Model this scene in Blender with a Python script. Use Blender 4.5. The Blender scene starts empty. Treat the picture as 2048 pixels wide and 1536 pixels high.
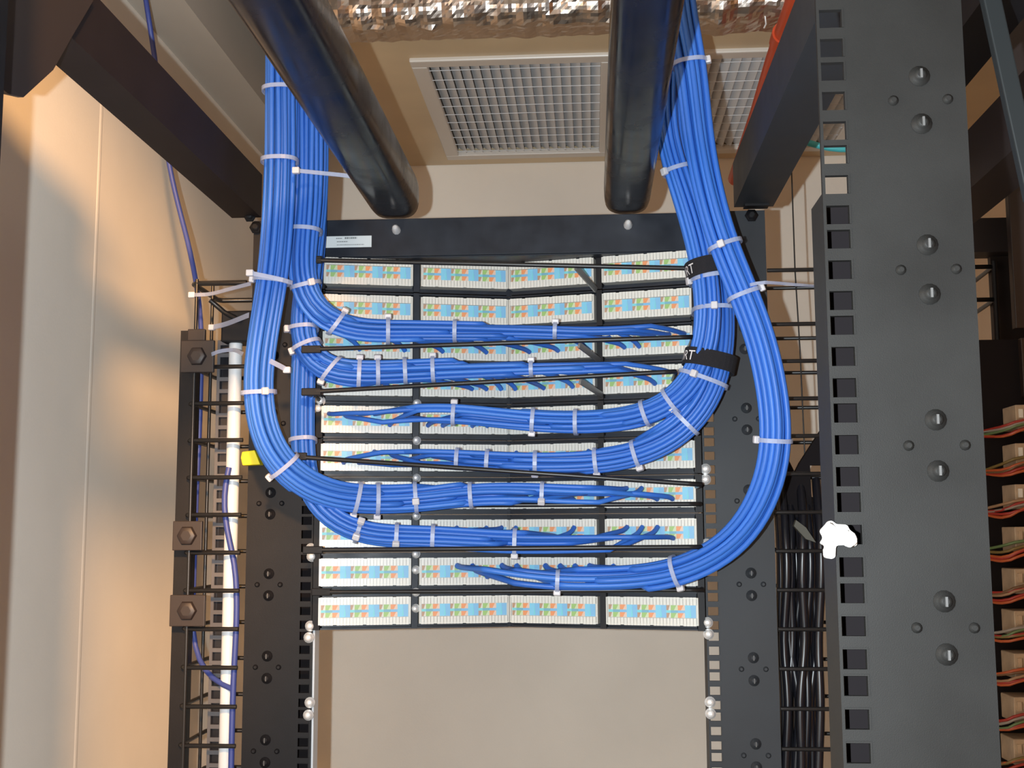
import bpy, bmesh, math, random
import numpy as np
from mathutils import Vector, Matrix
random.seed(7)
rng = np.random.default_rng(7)
SC = bpy.context.scene
COL = SC.collection

# ------------------------------------------------------------------ camera
CAM = np.array([.09886, -1.38146, 1.70231]); FPX = 2382.5
YAW, PIT, ROL = .06651, .12319, -.00364
_cy, _sy, _cp, _sp = math.cos(YAW), math.sin(YAW), math.cos(PIT), math.sin(PIT)
FW = np.array([-_sy * _cp, _cy * _cp, _sp]); _rt = np.array([_cy, _sy, 0.]); _up = np.cross(_rt, FW)
RT = math.cos(ROL) * _rt + math.sin(ROL) * _up
UP = -math.sin(ROL) * _rt + math.cos(ROL) * _up
cd = bpy.data.cameras.new('camera'); cam = bpy.data.objects.new('camera', cd); COL.objects.link(cam)
cd.sensor_width = 36; cd.lens = 36 * FPX / 2048; cd.clip_start = .02
M = Matrix.Identity(4)
for i in range(3):
    M[i][0], M[i][1], M[i][2], M[i][3] = RT[i], UP[i], -FW[i], CAM[i]
cam.matrix_world = M
SC.camera = cam

# ------------------------------------------------------------------ light and exposure
SC.view_settings.view_transform = 'Standard'
SC.view_settings.look = 'None'
SC.view_settings.exposure = 0.0
SC.view_settings.gamma = 1.0
SC.view_settings.use_curve_mapping = False
w = bpy.data.worlds.new('world'); SC.world = w; w.use_nodes = True
w.node_tree.nodes['Background'].inputs[0].default_value = (1.0, .42, .11, 1)   # warm room light all round
w.node_tree.nodes['Background'].inputs[1].default_value = .46
def lamp(name, kind, loc, power, colr, size):
    l = bpy.data.lights.new(name, kind); l.energy = power; l.color = colr
    l.shadow_soft_size = size
    o = bpy.data.objects.new(name, l); o.location = loc; COL.objects.link(o); return o
# the camera's flash, a little to the left of the lens
lamp('camera_flash', 'POINT', tuple(CAM - .047 * RT + .012 * FW), 62, (.86, .95, 1.0), .004)
# warm ceiling spotlight of the room, behind the photographer, aimed at the left wall
sp = lamp('room_spot', 'SPOT', (.445, -2.8, 2.66), 820, (1.0, .52, .19), .10)
sp.data.spot_size = math.radians(21.5); sp.data.spot_blend = .35
sp.rotation_euler = (Vector((-.82, .05, 1.75)) - sp.location).to_track_quat('-Z', 'Y').to_euler()

# ------------------------------------------------------------------ helpers
def at(px, py, Y):
    d = FW + RT * (px - 1024) / FPX - UP * (py - 768) / FPX
    return CAM + d * (Y - CAM[1]) / d[1]
def atX(px, py, X):
    d = FW + RT * (px - 1024) / FPX - UP * (py - 768) / FPX
    return CAM + d * (X - CAM[0]) / d[0]
def V(*a): return np.array(a, float)
def nrm(v):
    n = np.linalg.norm(v); return v / n if n > 1e-12 else v

class MB:
    def __init__(s): s.v, s.f, s.m, s.sm = [], [], [], []
    def add(s, vs, fs, mi=0, smooth=False):
        b = len(s.v); s.v += [tuple(map(float, q)) for q in vs]
        for f in fs: s.f.append(tuple(b + i for i in f)); s.m.append(mi); s.sm.append(smooth)
        return s
    def hexa(s, c, mi=0):
        return s.add(c, [(0, 3, 2, 1), (4, 5, 6, 7), (0, 1, 5, 4), (1, 2, 6, 5), (2, 3, 7, 6), (3, 0, 4, 7)], mi)
    def box(s, x0, x1, y0, y1, z0, z1, mi=0):
        return s.hexa([(x0, y0, z0), (x1, y0, z0), (x1, y1, z0), (x0, y1, z0), (x0, y0, z1), (x1, y0, z1), (x1, y1, z1), (x0, y1, z1)], mi)
    def obox(s, c, a, b, d, mi=0):
        c, a, b, d = map(np.asarray, (c, a, b, d))
        return s.hexa([c - a - b - d, c + a - b - d, c + a + b - d, c - a + b - d, c - a - b + d, c + a - b + d, c + a + b + d, c - a + b + d], mi)
    def tube(s, pts, r, n=8, mi=0, caps=True, smooth=True):
        P = [np.asarray(p, float) for p in pts]; N = len(P)
        rr = r if hasattr(r, '__len__') else [r] * N
        t0 = nrm(P[1] - P[0]); ref = V(0, 0, 1) if abs(t0[2]) < .9 else V(0, 1, 0)
        a = nrm(np.cross(t0, ref)); vs = []
        for i in range(N):
            t = nrm(P[min(i + 1, N - 1)] - P[max(i - 1, 0)])
            a = nrm(a - t * (a @ t)); b = np.cross(t, a)
            for k in range(n):
                th = 2 * math.pi * k / n
                vs.append(P[i] + rr[i] * (a * math.cos(th) + b * math.sin(th)))
        fs = [(i * n + k, i * n + (k + 1) % n, (i + 1) * n + (k + 1) % n, (i + 1) * n + k) for i in range(N - 1) for k in range(n)]
        s.add(vs, fs, mi, smooth)
        if caps:
            s.add(vs[:n], [tuple(range(n))[::-1]], mi); s.add(vs[-n:], [tuple(range(n))], mi)
        return s
    def prism(s, poly, d, mi=0):
        n = len(poly); A = [np.asarray(p, float) for p in poly]; B = [p + np.asarray(d) for p in A]
        return s.add(A + B, [tuple(range(n))[::-1], tuple(range(n, 2 * n))] + [(i, (i + 1) % n, n + (i + 1) % n, n + i) for i in range(n)], mi)
    def lathe(s, c, ax, prof, n=16, mi=0):
        ax = nrm(np.asarray(ax, float)); ref = V(0, 0, 1) if abs(ax[2]) < .9 else V(1, 0, 0)
        a = nrm(np.cross(ax, ref)); b = np.cross(ax, a); vs = []
        for (h, r) in prof:
            for k in range(n):
                th = 2 * math.pi * k / n; vs.append(np.asarray(c) + ax * h + r * (a * math.cos(th) + b * math.sin(th)))
        m = len(prof)
        s.add(vs, [(i * n + k, i * n + (k + 1) % n, (i + 1) * n + (k + 1) % n, (i + 1) * n + k) for i in range(m - 1) for k in range(n)], mi, True)
        s.add(vs[-n:], [tuple(range(n))], mi); s.add(vs[:n], [tuple(range(n))[::-1]], mi)
        return s

def mesh(name, mb, mats, org=(0, 0, 0), bevel=0):
    me = bpy.data.meshes.new(name)
    o = np.asarray(org, float)
    me.from_pydata([tuple(np.asarray(v) - o) for v in mb.v], [], mb.f)
    for m in (mats if isinstance(mats, (list, tuple)) else [mats]): me.materials.append(m)
    for p, mi, sm in zip(me.polygons, mb.m, mb.sm): p.material_index = mi; p.use_smooth = sm
    bm = bmesh.new(); bm.from_mesh(me)
    bmesh.ops.recalc_face_normals(bm, faces=bm.faces)
    if bevel:
        es = [e for e in bm.edges if len(e.link_faces) == 2 and e.calc_face_angle(0) > .6]
        bmesh.ops.bevel(bm, geom=es, offset=bevel, segments=2, affect='EDGES', profile=.5)
    bm.to_mesh(me); bm.free()
    return me
def tag(o, label=None, cat=None, group=None, kind=None):
    if label: o['label'] = label
    if cat: o['category'] = cat
    if group: o['group'] = group
    if kind: o['kind'] = kind
    return o
def thing(name, loc, label, cat, group=None):
    o = bpy.data.objects.new(name, None); COL.objects.link(o); o.empty_display_size = .02
    o.location = tuple(map(float, loc)); return tag(o, label, cat, group)
def wloc(o):
    v = np.zeros(3)
    while o is not None: v += np.array(o.location); o = o.parent
    return v
def obj(name, mb, mats, parent=None, bevel=0, **k):
    """one mesh object, world coordinates in; origin at its parent's base or at its own centre"""
    if parent is None:
        A = np.array(mb.v); org = V(*((A.min(0) + A.max(0)) / 2)); org[2] = A[:, 2].min()
    else: org = wloc(parent)
    o = bpy.data.objects.new(name, mesh(name, mb, mats, org, bevel)); COL.objects.link(o)
    if parent is None: o.location = tuple(org)
    else: o.parent = parent
    return tag(o, **k)
def inst(name, me, parent, loc=(0, 0, 0), rot=None):
    o = bpy.data.objects.new(name, me); COL.objects.link(o); o.parent = parent; o.location = tuple(map(float, loc))
    if rot is not None: o.rotation_euler = rot
    return o
def copy_tree(o, parent=None):
    c = o.copy(); COL.objects.link(c); c.parent = parent
    for ch in list(o.children): copy_tree(ch, c)
    return c

# ------------------------------------------------------------------ materials
def mat(name, colr, rough=.5, metal=0., spec=.5, noise=0., nscale=40., bump=0., bscale=200., alpha=1., coat=0., rnoise=0.):
    m = bpy.data.materials.new(name); m.use_nodes = True; nt = m.node_tree; b = nt.nodes['Principled BSDF']
    b.inputs['Base Color'].default_value = (*colr, 1); b.inputs['Roughness'].default_value = rough
    b.inputs['Metallic'].default_value = metal; b.inputs['Specular IOR Level'].default_value = spec
    b.inputs['Alpha'].default_value = alpha; b.inputs['Coat Weight'].default_value = coat
    tc = nt.nodes.new('ShaderNodeTexCoord')
    if noise or rnoise:
        n = nt.nodes.new('ShaderNodeTexNoise'); n.inputs['Scale'].default_value = nscale; n.inputs['Detail'].default_value = 5
        nt.links.new(tc.outputs['Object'], n.inputs['Vector'])
        if noise:
            r = nt.nodes.new('ShaderNodeMapRange'); r.inputs[1].default_value = .3; r.inputs[2].default_value = .7
            r.inputs[3].default_value = 1 - noise; r.inputs[4].default_value = 1 + noise
            nt.links.new(n.outputs['Fac'], r.inputs[0])
            mx = nt.nodes.new('ShaderNodeVectorMath'); mx.operation = 'SCALE'; mx.inputs[0].default_value = colr
            nt.links.new(r.outputs[0], mx.inputs['Scale']); nt.links.new(mx.outputs[0], b.inputs['Base Color'])
        if rnoise:
            r2 = nt.nodes.new('ShaderNodeMapRange'); r2.inputs[1].default_value = .3; r2.inputs[2].default_value = .7
            r2.inputs[3].default_value = max(.03, rough - rnoise); r2.inputs[4].default_value = rough + rnoise
            nt.links.new(n.outputs['Fac'], r2.inputs[0]); nt.links.new(r2.outputs[0], b.inputs['Roughness'])
    if bump:
        n2 = nt.nodes.new('ShaderNodeTexNoise'); n2.inputs['Scale'].default_value = bscale; n2.inputs['Detail'].default_value = 3
        nt.links.new(tc.outputs['Object'], n2.inputs['Vector'])
        bp = nt.nodes.new('ShaderNodeBump'); bp.inputs['Strength'].default_value = bump; bp.inputs['Distance'].default_value = .002
        nt.links.new(n2.outputs['Fac'], bp.inputs['Height']); nt.links.new(bp.outputs[0], b.inputs['Normal'])
    return m
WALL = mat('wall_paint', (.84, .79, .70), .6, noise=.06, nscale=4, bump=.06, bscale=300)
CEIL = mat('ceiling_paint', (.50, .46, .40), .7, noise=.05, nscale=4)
FLOOR = mat('floor_tile', (.30, .28, .25), .5, noise=.1, nscale=3)
BLACK = mat('black_powder_coat', (.009, .009, .011), .5, spec=.25, noise=.15, nscale=30, bump=.05, bscale=900)
GREYB = mat('dark_grey_powder_coat', (.0165, .0163, .0158), .5, spec=.18, noise=.15, nscale=14, bump=.06, bscale=1500, rnoise=.06)
LITBLACK = mat('lit_black_powder_coat', (.030, .034, .040), .5, spec=.3, noise=.15, nscale=14, bump=.06, bscale=1500, rnoise=.06)  # black coat lightened where the flash catches the right post and rail
BLACK2 = mat('dark_brown_black_coat', (.012, .009, .011), .55, spec=.2, noise=.15, nscale=20)
MATTE = mat('matte_dark_shade', (.012, .010, .011), .85, spec=.08)  # flat near-black, shade of post holes and block gaps put into the colour
SATIN = mat('satin_black_tube', (.007, .007, .011), .24, spec=.35, noise=.4, nscale=18, rnoise=.12)
PLATE = mat('panel_black_steel', (.017, .021, .030), .4, spec=.22, noise=.2, nscale=40, rnoise=.06)
WIREM = mat('black_wire', (.012, .012, .013), .35)
IVORY = mat('ivory_block_plastic', (.62, .62, .57), .34)
TOOTH = mat('ivory_contact_plastic', (.70, .70, .65), .32)
BLUE = [mat('blue_cable_jacket' + s, c,   .42, spec=.4) for s, c in (('', (.036, .155, .60)), ('_light', (.044, .18, .64)), ('_deep', (.030, .135, .54)))]
DBLUE = mat('dull_blue_cable', (.045, .07, .28), .45)
NYLON = mat('natural_nylon', (.50, .58, .80), .35, alpha=.5)
NYLONH = mat('natural_nylon_head', (.70, .70, .74), .35, alpha=.85)
VELCRO = mat('black_fabric_strap', (.010, .010, .014), .9, bump=.5, bscale=1500)
PRINTW = mat('white_print', (.75, .75, .78), .6)
PRINTG = mat('grey_print', (.18, .20, .21), .6)
LABELW = mat('white_label', (.66, .72, .74), .4)
CHROME = mat('zinc_screw', (.86, .88, .89), .34, metal=.45)
TIPM = mat('dark_bolt_tip', (.10, .10, .10), .5)
GALV = mat('pale_painted_rail', (.70, .74, .78), .4)
GREYM = mat('grey_arm_metal', (.22, .22, .22), .4, metal=.6)
YELLOW = mat('yellow_tag_plastic', (.70, .62, .01), .5)
FOIL = mat('crumpled_foil', (.70, .62, .55), .30, metal=1., bump=.3, bscale=45)
VENTP = mat('vent_white_enamel', (.66, .62, .56), .35)
VENTD = mat('vent_slat_enamel', (.70, .72, .74), .4)
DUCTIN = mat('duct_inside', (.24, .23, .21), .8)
DUCT = mat('duct_board_paint', (.62, .48, .30), .42, noise=.10, nscale=6)
REDP = mat('orange_red_pipe_paint', (.55, .06, .015), .4)
TEAL = mat('teal_cable', (.06, .42, .45), .4)
WHITEP = mat('white_plastic_clip', (.92, .93, .92), .35)
RUBBER = mat('black_cable_jacket', (.010, .010, .014), .3)
BEIGEB = mat('beige_wiring_block', (.42, .32, .22), .5, noise=.2, nscale=60)
BROWNM = mat('dark_brown_steel', (.022, .016, .016), .5)
PRN = {k: mat('print_' + k, c, .45) for k, c in dict(
    brown=(.42, .26, .17), green=(.30, .50, .16), lgreen=(.55, .64, .42), orange=(.74, .29, .12), lorange=(.70, .52, .42),
    cyan=(.20, .56, .76), blue=(.19, .46, .72), steel=(.16, .40, .52), teal=(.18, .60, .66), white=(.64, .64, .58)).items()}

# ------------------------------------------------------------------ setting
XL, YB, ZC = -.5, .80, 2.75
def struct(name, mb, m, **k): return obj(name, mb, m, kind='structure', **k)
struct('floor', MB().box(-2, 4.5, -4, 1.2, -.05, 0), FLOOR)
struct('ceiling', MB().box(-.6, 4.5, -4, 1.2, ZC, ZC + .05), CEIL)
struct('wall_back', MB().box(-.6, 4.5, YB, YB + .1, 0, ZC), WALL)
struct('wall_left', MB().box(XL - .1, XL, -3.2, YB, 0, ZC), WALL)
mb = MB(); mb.prism([(XL, -.005, 0), (XL + .0006, -.002, 0), (XL + .0006, .002, 0), (XL, .005, 0)], (0, 0, 2.39))
struct('trim_1', mb, WALL)
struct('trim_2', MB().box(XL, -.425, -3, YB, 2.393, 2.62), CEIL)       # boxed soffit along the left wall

# ------------------------------------------------------------------ duct with ceiling grilles and foil wrap
DZ, DX0, DX1, DY0 = 2.393, -.25, 1.3, .168
GY0, GY1 = .283, .752
grilles = [(-.162, .143), (.258, .56)]
duct = thing('air_duct', (.4, .5, DZ), 'large air duct above the rack, warm tan underside with two supply grilles', 'duct')
mb = MB(); T = .012
xs = [DX0, grilles[0][0] + .012, grilles[0][1] - .012, grilles[1][0] + .012, grilles[1][1] - .012, DX1]
mb.box(DX0, DX1, DY0, GY0 + .012, DZ, DZ + T); mb.box(DX0, DX1, GY1 - .012, YB - .002, DZ, DZ + T)
for a, b in ((0, 1), (2, 3), (4, 5)): mb.box(xs[a], xs[b], GY0 + .012, GY1 - .012, DZ, DZ + T)
obj('underside_board', mb, DUCT, duct)
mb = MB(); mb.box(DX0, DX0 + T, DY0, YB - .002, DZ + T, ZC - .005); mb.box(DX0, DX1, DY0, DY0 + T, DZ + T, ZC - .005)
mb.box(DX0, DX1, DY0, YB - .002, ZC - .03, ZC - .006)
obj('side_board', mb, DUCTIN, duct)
def foil_mesh(x0, x1, seed, drop=0.):
    r2 = np.random.default_rng(seed); nx, ns = int((x1 - x0) / .005), 34
    vs = []
    prof = []
    for j in range(ns):
        t = j / (ns - 1)
        if t < .2: q = V(DY0 + .035 * (1 - t / .2), DZ - .004); n = V(0, -1)
        elif t < .5:
            a = (t - .2) / .3 * math.pi / 2
            q = V(DY0 - .028 * math.sin(a), DZ - .004 + .028 * (1 - math.cos(a))); n = V(-math.sin(a), -math.cos(a))
        else:
            q = V(DY0 - .028, DZ + .024 + (t - .5) / .5 * .33); n = V(-1, 0)
        prof.append((q, n))
    crk = r2.normal(0, .5, (401, 14)); ph = r2.uniform(0, 6.28, 12); fr = r2.uniform(30, 260, 12)
    for i in range(nx + 1):
        x = x0 + (x1 - x0) * i / nx
        wv = sum(math.sin(fr[k] * x + ph[k]) for k in range(6)) / 6
        for j, (q, n) in enumerate(prof):
            d = .005 * wv * (.4 + j / ns) + r2.normal(0, .00025) + (.0008 if j < ns * .2 else .0034 if j < ns * .55 else .0012) * (crk[i // 3 % 400, j // 3] * (1 - (i % 3) / 3) + crk[(i // 3 + 1) % 400, j // 3] * (i % 3) / 3)
            q2 = q + n * (d + .004)
            vs.append((x, q2[0], q2[1] - drop * (1 + .4 * math.sin(55 * x + ph[9]))))
    fs = [(i * ns + j, (i + 1) * ns + j, (i + 1) * ns + j + 1, i * ns + j + 1) for i in range(nx) for j in range(ns - 1)]
    return MB().add(vs, fs, 0, False)
obj('foil_wrap', foil_mesh(DX0 - .012, .20, 3), FOIL, duct, label='crumpled silver foil insulation over the duct edge')
obj('foil_wrap', foil_mesh(.215, .62, 5, .004), FOIL, duct, label='crumpled silver foil insulation over the duct edge')
hang = MB(); hang.tube([at(1530, 30, .16), at(1532, 48, .165), at(1528, 56, .17)], .0012, 6)
obj('foil_clip', hang, CHROME, duct)
for gi, (gx0, gx1) in enumerate(grilles):
    g = thing('ceiling_grille', ((gx0 + gx1) / 2, (GY0 + GY1) / 2, DZ),
              ['white slatted air grille between the two black overhead tubes', 'white slatted air grille right of the right blue cable drop'][gi], 'vent', 'supply grilles in the duct')
    mb = MB(); fwid = .024; z0, z1 = DZ - .006, DZ + .004
    for (a, b, c, d) in ((gx0, gx1, GY0, GY0 + fwid), (gx0, gx1, GY1 - fwid, GY1), (gx0, gx0 + fwid, GY0 + fwid, GY1 - fwid), (gx1 - fwid, gx1, GY0 + fwid, GY1 - fwid)):
        mb.box(a, b, c, d, z0, z1)
    obj('grille_frame', mb, VENTP, g, bevel=.002)
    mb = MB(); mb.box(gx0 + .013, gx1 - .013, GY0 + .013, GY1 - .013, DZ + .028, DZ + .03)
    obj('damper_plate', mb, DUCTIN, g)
    n = 17; pitch = (gx1 - gx0 - 2 * fwid) / n
    L = (GY1 - GY0 - 2 * fwid) / 2
    tl = math.pi - .62
    sb = MB().obox((0, 0, 0), V(math.cos(tl), 0, math.sin(tl)) * .0094, (0, L, 0), V(-math.sin(tl), 0, math.cos(tl)) * .0006)
    sm = mesh('slat', sb, VENTD)
    for k in range(n):
        inst('slat', sm, g, (gx0 + fwid + pitch * (k + .5) - (gx0 + gx1) / 2, 0, .0055))
    cb = mesh('cross_bar', MB().box(-(gx1 - gx0) / 2 + fwid, (gx1 - gx0) / 2 - fwid, -.0002, .0002, .0, .0010), VENTD)
    m_ = 11
    for k in range(m_):
        inst('cross_bar', cb, g, (0, -L + 2 * L * (k + .5) / m_, -.0035))

# ------------------------------------------------------------------ rack
HOLES = (.00635, .022225, .0381)
def post(name, sgn, xin, xout, Y, zb, U, label, m, back_top=None, plate_top=2.12, dia=None, dia_x=None, big=.0062, strip=None, holes_w=(.0016, .0138), screws=(), lip=True):
    """rack upright: flat plate with a column of square holes at its inner edge, flanges folded back"""
    s = sgn; t = thing(name, ((xin + xout) / 2 * s, Y, 0), label, 'rack post', 'uprights of the rack')
    def bx(mb, xa, xb, ya, yb, z0, z1, mi=0): mb.box(min(s * xa, s * xb), max(s * xa, s * xb), ya, yb, z0, z1, mi)
    k = U / .04445; th = .0032
    hx0, hx1 = xin + holes_w[0], xin + holes_w[1]; hh = .0048 * k
    mb = MB()
    bx(mb, xin, hx0, Y, Y + th, 0, plate_top)
    zs = []
    i0 = int(zb / U)
    for i in range(-i0, 60):
        for h in HOLES: zs.append(zb + U * i + h * k)
    zs = [z for z in zs if .05 < z < plate_top - .008]
    e = [0.]
    for z in zs: e += [z - hh, z + hh]
    e.append(plate_top)
    for a in range(0, len(e), 2): bx(mb, hx0, hx1, Y, Y + th, e[a], e[a + 1])
    bx(mb, hx1, xout, Y, Y + th, 0, plate_top)
    obj('plate', mb, m, t)
    mb = MB()
    for z in zs:   # pressed rim round each hole
        if z < 1.2: continue
        r = .0009; q = Y - .0006
        bx(mb, hx1, hx1 + r, q, Y, z - hh, z + hh + r); bx(mb, hx0, hx1, q, Y, z + hh, z + hh + r)
    obj('hole_rim', mb, m, t, kind='stuff')
    bt = back_top or plate_top
    mb = MB(); bx(mb, xin, xin + .0025, Y + th, Y + .034, 0, bt); obj('inner_flange', mb, m, t)
    mb = MB(); bx(mb, xout - .0025, xout, Y + th, Y + .034, 0, plate_top); obj('outer_flange', mb, m, t)
    if lip: mb = MB(); bx(mb, xin + .0025, xin + .030, Y + .030, Y + .034, 0, bt); obj('return_lip', mb, MATTE, t)  # lip kept darker than its post, as shade behind the holes
    if dia:
        dm_big = mesh('bolt', MB().lathe((0, 0, 0), (0, -1, 0), [(0, big * 1.25), (.0008, big * 1.25), (.0012, big * .8), (.0034, big * .72), (.0042, big * .4)], 14), m)
        sl = MB().obox((0, -.0046, 0), (.0006, 0, 0), (0, .0006, 0), (0, 0, big * .55))
        dm_small = mesh('rivet', MB().lathe((0, 0, 0), (0, -1, 0), [(0, big * .62), (.001, big * .6), (.0022, big * .3)], 12), m)
        dm_slot = mesh('bolt_tip', sl, TIPM)
        zz = dia[0]
        while zz > 1.2:
            for d in (.0127, -.0127):
                b = inst('bolt', dm_big, t, (s * dia_x - t.location.x, -0.0, zz + d * k - 0))
                inst('bolt_tip', dm_slot, b)
            for d in (.0137, -.0137): inst('rivet', dm_small, t, (s * dia_x + d * k - t.location.x, 0, zz))
            zz -= dia[1]
    if screws:
        sm_ = mesh('rack_screw', MB().lathe((0, 0, 0), (0, -1, 0), [(0, .0062), (.0012, .0062), (.0014, .0052), (.0040, .0046), (.0055, .0030), (.0058, .0012)], 14), CHROME)
        for (x, z) in screws:
            o = inst('rack_screw', sm_, t, (x - t.location.x, 0, z))
            o['label'] = 'bright zinc screw with washer'
    return t
UN = .0473
nr = post('rack_post', 1, .2262, .3052, -.74, 1.8656, UN, 'large dark grey rack upright close on the right, square holes down its left edge', GREYB,
     back_top=1.885, plate_top=2.14, dia=(2.0304, UN * 2), dia_x=.2806, big=.0046)
# screw pattern spacing of the near post starts at 1.9358
sc_r = [tuple(at(x, y, 0)[[0, 2]]) for x, y in ((1411, 938), (1411, 959), (1413, 1088), (1414, 1110), (1415, 1245), (1417, 1268), (1420, 1404), (1421, 1427))]
sc_l = [tuple(at(x, y, 0)[[0, 2]]) for x, y in ((641, 802), (637, 817), (624, 1113), (622, 1097), (621, 1252), (618, 1275), (620, 1405), (617, 1430))]
post('rack_post', 1, .2262, .3052, 0, 1.7659, .0440, 'dark rack upright at the right ends of the patch panels', LITBLACK,
     plate_top=2.076, dia=(1.924, .094), dia_x=.2775, screws=sc_r, big=.005, lip=False)
lp = post('rack_post', -1, .2262, .3052, 0, 1.7659, .0440, 'dark rack upright at the left ends of the patch panels', BLACK,
     plate_top=2.076, dia=(1.924, .094), dia_x=.2775, screws=sc_l, big=.005)
mb = MB().box(-.2258, -.2235, .006, .028, .2, 1.60); obj('lit_flange_strip', mb, GALV, lp, label='pale strip painted for the lit inner flange')  # pale strip added for the flash-lit face of the black flange
post('rack_post', -1, .2555, .335, -.74, 1.8656, UN, 'dark rack upright cropped by the left edge of the photo', BLACK, plate_top=2.23)
# side rails between front and rear posts
for s, lb in ((-1, 'black side rail from the left upright towards the camera, top left'), (1, 'black side rail from the right upright towards the camera, left of the near post')):
    t = thing('side_rail', (s * .31, -.4, 2.08), lb, 'rail', 'top side rails of the rack')
    a, b = (.296, .332) if s < 0 else (.2695, .315)
    mb = MB(); x0, x1 = sorted((s * a, s * b)); y0 = -.736
    mb.box(x0, x1, y0, -.001, 2.080, 2.084) 
    xi = (x1 - .004, x1) if s < 0 else (x0, x0 + .004)
    mb.box(xi[0], xi[1], y0, -.001, 2.084, 2.133)
    obj('angle_bar', mb, LITBLACK if s > 0 else BLACK2, t)
    if s < 0:
        mb = MB(); P = [V(-.2975, q[0], q[1]) for q in ((-.500, 2.124), (-.5356, 2.078), (-.5633, 2.041), (-.6061, 2.004), (-.627, 1.9986), (-.735, 2.0), (-.735, 2.124))]
        mb.prism(P, (.004, 0, 0)); obj('gusset_plate', mb, BROWNM, t)
    c = V(s * (.2855 if s > 0 else .302), -.004, 2.072)
    for (px, py) in (((1506, 395), (1503, 431)) if s > 0 else ((500, 432), (512, 455))):
        q = at(px, py, -.004); obj('bolt', MB().lathe(q, (0, -1, 0), [(0, .008), (.001, .008), (.0015, .0062), (.005, .0058), (.0065, .003)], 6), BLACK if py > 400 else CHROME, t)
    if s > 0:
        q = at(1513, 408, -.012); mb = MB().box(q[0] - .014, q[0] + .014, -.016, -.001, q[2] - .003, q[2] + .003); obj('bracket', mb, BLACK, t)
# top plate
t = thing('top_plate', (0, 0, 2.028), 'black steel plate across the rack top with a white sticker', 'rack plate')
mb = MB(); mb.box(-.2255, .2255, 0, .004, 2.0295, 2.0752); mb.box(-.2255, .2255, .004, .03, 2.0712, 2.0752); mb.box(-.2255, .2255, .004, .075, 2.0280, 2.0300)
obj('front_plate', mb, PLATE, t, bevel=.0008)
p0, p1 = at(655, 473, -.0004), at(743, 494, -.0004)
st = MB().box(p0[0] - .010, p1[0], -.0008, -.0001, p1[2], p0[2]); s_ = obj('white_sticker', st, LABELW, t, label='white sticker with small grey print')
mb = MB(); r3 = random.Random(2)
def dashes(x0, x1, z, h):
    x = x0
    while x < x1:
        wd = r3.uniform(.0008, .0018); mb.box(x, min(x + wd, x1), -.0010, -.0008, z, z + h); x += wd + .0006
zt_ = p0[2]
dashes(-.1935, -.179, zt_ - .0036, .0022); dashes(-.204, -.197, zt_ - .0034, .0012); dashes(-.203, -.190, zt_ - .0074, .0012); dashes(-.203, -.170, zt_ - .0112, .0009)
obj('sticker_print', mb, PRINTG, s_)
for (px, py) in ((793, 461), (1256, 451)):
    q = at(px, py, 0); obj('plate_bolt', MB().lathe(q, (0, -1, .15), [(-.002, .0052), (.004, .0052), (.006, .004), (.010, .0038), (.0115, .002)], 10), CHROME, t, label='bright bolt end')
# overhead tubes
for (x0, x1, lb) in ((-.1635, -.1045, 'black overhead support tube left of the air grille'), (.117, .172, 'black overhead support tube at the right of the air grille')):
    t = thing('overhead_tube', ((x0 + x1) / 2, -.4, 2.0765), lb, 'support tube', 'overhead tubes resting on the rack top')
    xc, r = (x0 + x1) / 2, (x1 - x0) / 2; zc = 2.0765 + r * .98
    prof = []
    for k in range(32):
        a = 2 * math.pi * k / 32; c_, s_2 = math.cos(a), math.sin(a); e_ = .62
        prof.append((math.copysign(abs(c_) ** e_, c_) * r, math.copysign(abs(s_2) ** e_, s_2) * r * .98))
    vs = []; rings = [(-1.25, 1.), (-.3, 1.), (-.01, 1.), (.008, .97), (.018, .88), (.026, .70), (.030, .42)]
    for (y, sc) in rings:
        for (a, b) in prof: vs.append((xc + a * sc, y, zc + b * sc))
    n = 32; m_ = len(rings)
    mb = MB().add(vs, [(i * n + k, i * n + (k + 1) % n, (i + 1) * n + (k + 1) % n, (i + 1) * n + k) for i in range(m_ - 1) for k in range(n)], 0, True)
    mb.add(vs[-n:], [tuple(range(n))]); mb.add(vs[:n], [tuple(range(n))])
    obj('tube_body', mb, SATIN, t)

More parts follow.
